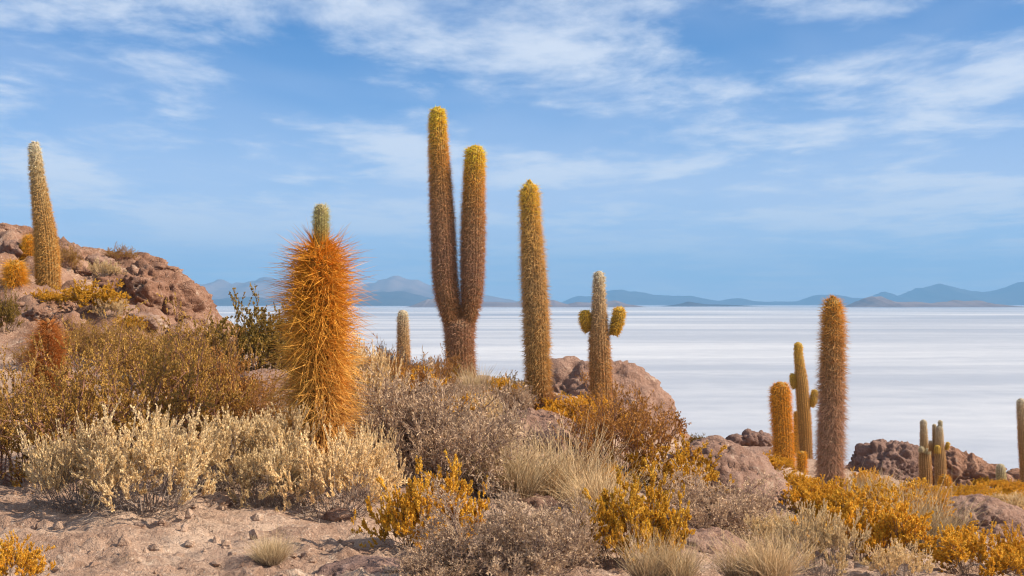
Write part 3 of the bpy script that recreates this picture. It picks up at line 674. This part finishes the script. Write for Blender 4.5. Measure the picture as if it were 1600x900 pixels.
    V = np.stack([p, p + ax * l_ * .5 + sd * w_ + nn * w_ * .35, p + ax * l_, p + ax * l_ * .5 - sd * w_ + nn * w_ * .35], 1)
    clump = rg.random(len(last))[np.repeat(np.arange(len(last)), per)]; lump = np.clip(.5 + 1.1 * fbm(p * 6 + v * 5, 2), 0, 1)
    mixv = np.clip(.35 * clump + .45 * lump + .35 * rg.random(m_), 0, 1)[:, None]
    c = (np.array(K['c1']) * mixv + np.array(K['c2']) * (1 - mixv)) * (.75 + .45 * rg.random((m_, 1)))
    lf = mesh('foliage', V.reshape(-1, 3), np.arange(m_ * 4).reshape(-1, 4), LEAF, False, np.repeat(c, 4, 0).clip(0, 1))
    PROTO[kind, v] = (tw, lf); return PROTO[kind, v]

_EXT = {}
def extent(me):
    q = me[1] or me[0]
    if q.name not in _EXT:
        c = np.empty(len(q.vertices) * 3, np.float32); q.vertices.foreach_get('co', c); c = c.reshape(-1, 3)
        _EXT[q.name] = (float(np.percentile(c[:, 0], 97) - np.percentile(c[:, 0], 3)), float(np.percentile(c[:, 2], 97.5)))
    return _EXT[q.name]
NAMES = dict(pale='pale_shrub', gold='golden_shrub', olive='olive_shrub', grey='twiggy_shrub', rust='rust_shrub', dark='dark_shrub', grass='grass_tuft')
RR = random.Random(11)
def shrub(kind, px, py, w, h, label, group=None, d=None, v=None):
    """foot at photo point (px, py); w, h its size there in photo pixels"""
    x, dd = hit(px, py)
    if d: dd = d; x = (px - 800) / F * d
    k = dd / F; z = float(ground(x, dd)[0])
    me = proto(kind, RR.randrange(2 if kind in ('rust', 'dark', 'olive') else 3) if v is None else v)
    e = bpy.data.objects.new(NAMES[kind], None); COL.objects.link(e); e.empty_display_size = .2
    e.location = (x, dd, z - .02); e.rotation_euler = (0, 0, RR.random() * 6.283)
    pw, ph = extent(me); e.scale = (w * k / pw,) * 2 + (h * k / ph,)
    for nm, q in zip(('blades' if kind == 'grass' else 'branches', 'foliage'), me):
        if q: link(nm, q, e)
    return tag(e, label, 'grass tuft' if kind == 'grass' else 'shrub', group)

S = [
 # pale bushes in front
 ('pale', 130, 796, 150, 118, 'leftmost of the big pale straw bushes in the foreground'),
 ('pale', 225, 796, 215, 132, 'widest pale straw bush with bare grey twigs at its foot'),
 ('pale', 325, 766, 165, 110, 'pale straw bush behind the crumbly earth mound'),
 ('pale', 415, 790, 120, 85, 'small rounded pale bush in front of the others, left of the shaggy cactus'),
 ('pale', 415, 755, 150, 105, 'pale bush directly left of the shaggy cactus foot'),
 ('pale', 520, 806, 180, 118, 'pale straw bush in front of the shaggy orange cactus'),
 ('pale', 575, 780, 90, 105, 'rightmost pale straw bush of the foreground row'),
 ('pale', 75, 770, 60, 70, 'small pale tuft at the left end of the foreground row'),
 ('pale', 572, 680, 90, 130, 'upright cream bush right behind the shaggy cactus'),
 # olive scrub
 ('olive', 30, 752, 230, 175, 'big olive-gold bush cut by the left edge'),
 ('olive', 165, 742, 250, 195, 'tall olive-gold bush below the red bristly cactus'),
 ('olive', 280, 715, 230, 185, 'broad olive-gold bush behind the pale bushes'),
 ('rust', 345, 690, 150, 130, 'brown twiggy bush between olive scrub and shaggy cactus'),
 ('olive', 240, 600, 150, 80, 'olive bush at the foot of the craggy outcrop'),
 ('olive', 330, 590, 110, 75, 'small olive bush below the outcrop cliff'),
 ('dark', 390, 592, 130, 110, 'dark leafy bush against the salt flat left of the shaggy cactus'),
 ('dark', 430, 580, 80, 85, 'dark upright bush touching the shaggy cactus on its left'),
 ('rust', 420, 690, 90, 80, 'brown bush just left of the shaggy cactus base'),
 # left hill
 ('dark', 5, 520, 50, 60, 'green-gold bush at the left edge of the hill'),
 ('gold', 155, 485, 75, 40, 'yellow-green bush below the leaning cactus'),
 ('pale', 172, 495, 45, 26, 'grey-straw tuft beside the yellow-green hill bush'),
 ('pale', 165, 436, 45, 26, 'straw tuft in the middle of the left hill'),
 ('olive', 106, 418, 34, 32, 'gold-brown bush right of the leaning cactus'),
 ('olive', 192, 404, 46, 20, 'small bush on the skyline of the left hill'),
 ('gold', 80, 475, 60, 20, 'yellow tuft at the foot of the leaning cactus'),
 ('gold', 205, 520, 40, 22, 'small yellow tuft above the olive scrub'),
 # centre
 ('rust', 600, 640, 120, 85, 'brown bush between shaggy cactus and forked cactus'),
 ('rust', 565, 602, 70, 50, 'rusty bush on the ridge right of the shaggy cactus'),
 ('gold', 640, 640, 70, 55, 'golden bush in front of the small white-tipped cactus'),
 ('grey', 607, 590, 40, 45, 'thin grey bush on the ridge left of the white-tipped cactus'),
 ('grey', 655, 595, 50, 32, 'grey-straw bush on the ridge right of the white-tipped cactus'),
 ('gold', 688, 606, 50, 36, 'golden bush at the left foot of the forked cactus'),
 ('grass', 738, 618, 60, 40, 'pale grass tuft at the foot of the forked cactus'),
 ('dark', 753, 586, 26, 36, 'thin dark sprig on the ridge right of the forked cactus'),
 ('gold', 770, 628, 70, 36, 'golden bush between forked and unbranched cactus'),
 ('dark', 800, 618, 40, 32, 'gold-green bush on the ridge left of the unbranched cactus'),
 ('grey', 800, 648, 60, 40, 'mauve twigs at the left foot of the unbranched cactus'),
 ('grey', 690, 755, 240, 150, 'largest grey twiggy bush right of the shaggy cactus'),
 ('grey', 625, 720, 130, 110, 'grey twiggy bush right of the shaggy cactus base'),
 ('gold', 700, 660, 90, 40, 'yellow bush above the large grey twiggy one'),
 ('pale', 735, 665, 90, 45, 'straw bush above the large grey twiggy one'),
 ('grass', 845, 780, 150, 95, 'feathery pale grass on the rock slope in the centre'),
 ('grass', 780, 770, 110, 80, 'pale grass right of the large grey bush'),
 ('gold', 880, 660, 70, 36, 'golden bush right of the unbranched cactus'),
 ('gold', 915, 680, 110, 45, 'golden bush left of the ear-armed cactus foot'),
 ('rust', 975, 735, 175, 120, 'orange-brown bush in front of the ear-armed cactus'),
 ('gold', 668, 862, 150, 120, 'yellow-tipped bush at the bottom centre'),
 ('grey', 790, 900, 220, 125, 'bare grey bush at the bottom edge in the centre'),
 ('grey', 870, 880, 130, 90, 'smaller bare grey bush right of the bottom one'),
 ('grey', 690, 910, 130, 60, 'grey stems under the yellow-tipped bush'),
 ('gold', 980, 885, 165, 125, 'bright golden bush left of the rounded bottom boulder'),
 ('gold', 925, 860, 70, 50, 'low golden bush left of the bright one'),
 ('gold', 1050, 778, 135, 80, 'golden bush on top of the sloping rock slab'),
 ('gold', 945, 768, 50, 38, 'small golden clump below the orange-brown bush'),
 ('grass', 930, 800, 100, 65, 'grey-straw grass below the orange-brown bush'),
 ('grey', 1110, 835, 170, 90, 'dark twigs between golden bush and pink rock slab'),
 ('grass', 1042, 905, 90, 65, 'straw grass at the bottom edge beside the bright golden bush'),
 # right
 ('grass', 1195, 900, 110, 70, 'pale grass at the bottom, first of the right-hand clumps'),
 ('pale', 1215, 852, 90, 50, 'straw bush at the lower end of the rock slab'),
 ('pale', 1283, 895, 125, 95, 'large round straw bush at the lower right'),
 ('gold', 1262, 790, 70, 48, 'golden bush left of the tall dark cactus'),
 ('gold', 1330, 830, 130, 65, 'golden bush in front of the tall dark cactus'),
 ('gold', 1350, 872, 140, 95, 'golden bush between the large straw bushes'),
 ('pale', 1402, 903, 85, 52, 'straw bush left of the low lower-right rock'),
 ('grass', 1440, 858, 120, 80, 'feathery straw grass above the low lower-right rock'),
 ('grass', 1365, 800, 110, 55, 'straw grass right of the tall dark cactus'),
 ('grey', 1340, 812, 60, 36, 'grey twigs at the right foot of the tall dark cactus'),
 ('gold', 1400, 822, 130, 60, 'golden bush left of the lower-right boulder'),
 ('gold', 1345, 775, 70, 36, 'golden bush below the mauve boulder'),
 ('gold', 1525, 895, 135, 65, 'bright golden bush just below the lower-right pink boulder'),
 ('gold', 1592, 895, 80, 60, 'golden bush in the bottom right corner'),
 ('pale', 1572, 805, 80, 32, 'round grey-straw bush above the lower-right boulder'),
 ('gold', 1590, 820, 60, 25, 'golden bush at the right edge behind the boulder'),
 ('gold', 1215, 765, 60, 25, 'golden tuft at the foot of the short rust cactus'),
 ('gold', 1195, 735, 70, 25, 'golden strip left of the short rust cactus'),
 ('dark', 1092, 692, 30, 14, 'little bush on the ridge beside the small orange cactus'),
 ('grass', 1240, 770, 60, 30, 'straw tuft between rust cactus and tall dark cactus'),
 ('grass', 422, 876, 55, 38, 'lone small yellow grass tuft on the bare soil'),
 ('gold', 20, 905, 100, 60, 'yellow bush cut by the bottom left corner'),
]
for s_ in S: shrub(*s_)
ORD = ['first', 'second', 'third', 'fourth', 'fifth', 'sixth', 'seventh', 'eighth', 'ninth', 'tenth', 'eleventh', 'twelfth']
def patch(kind, n, x0, x1, y0, y1, w, h, label, group, seed, slope=0.0):
    r = random.Random(seed)
    for i in range(n):
        x = x0 + (x1 - x0) * (i + r.random()) / n; y = y0 + (y1 - y0) * r.random() + slope * (x - x0)
        s = .7 + .6 * r.random(); shrub(kind, x, y, w * s, h * s, ('leftmost ' if i == 0 else 'rightmost ' if i == n - 1 else ORD[i] + ' from left ') + label, group)
patch('gold', 12, 1385, 1475, 775, 792, 46, 22, 'low golden shrub in the strip below the budding pair of cacti', 'golden strip below the budding cacti', 1)
patch('gold', 12, 1480, 1600, 772, 790, 46, 20, 'low golden shrub in the strip below the right-edge rocks', 'golden strip below the right-edge rocks', 2)
patch('gold', 5, 1530, 1600, 752, 764, 30, 14, 'tiny golden shrub around the stubby pale cactus', 'golden shrubs at the stubby cactus', 3)
patch('grass', 6, 1370, 1440, 795, 830, 60, 42, 'straw grass in the scrub right of the tall dark cactus', 'straw grass right of the dark cactus', 4)
patch('gold', 9, 1250, 1390, 785, 800, 70, 40, 'golden shrub in the band around the tall dark cactus', 'golden band at the dark cactus', 5, .5)
patch('gold', 5, 860, 935, 645, 672, 46, 26, 'small golden shrub between unbranched and ear-armed cactus', 'golden shrubs between two middle cacti', 6)
patch('rust', 7, 560, 690, 596, 640, 60, 42, 'small rusty shrub on the ridge between shaggy and forked cactus', 'rusty ridge shrubs', 7)
patch('grey', 6, 600, 760, 640, 690, 80, 50, 'small grey shrub on the slope below the forked cactus', 'grey slope shrubs', 8)
patch('olive', 7, 40, 330, 555, 600, 90, 50, 'small olive shrub at the foot of the left hill', 'olive shrubs below the hill', 9)
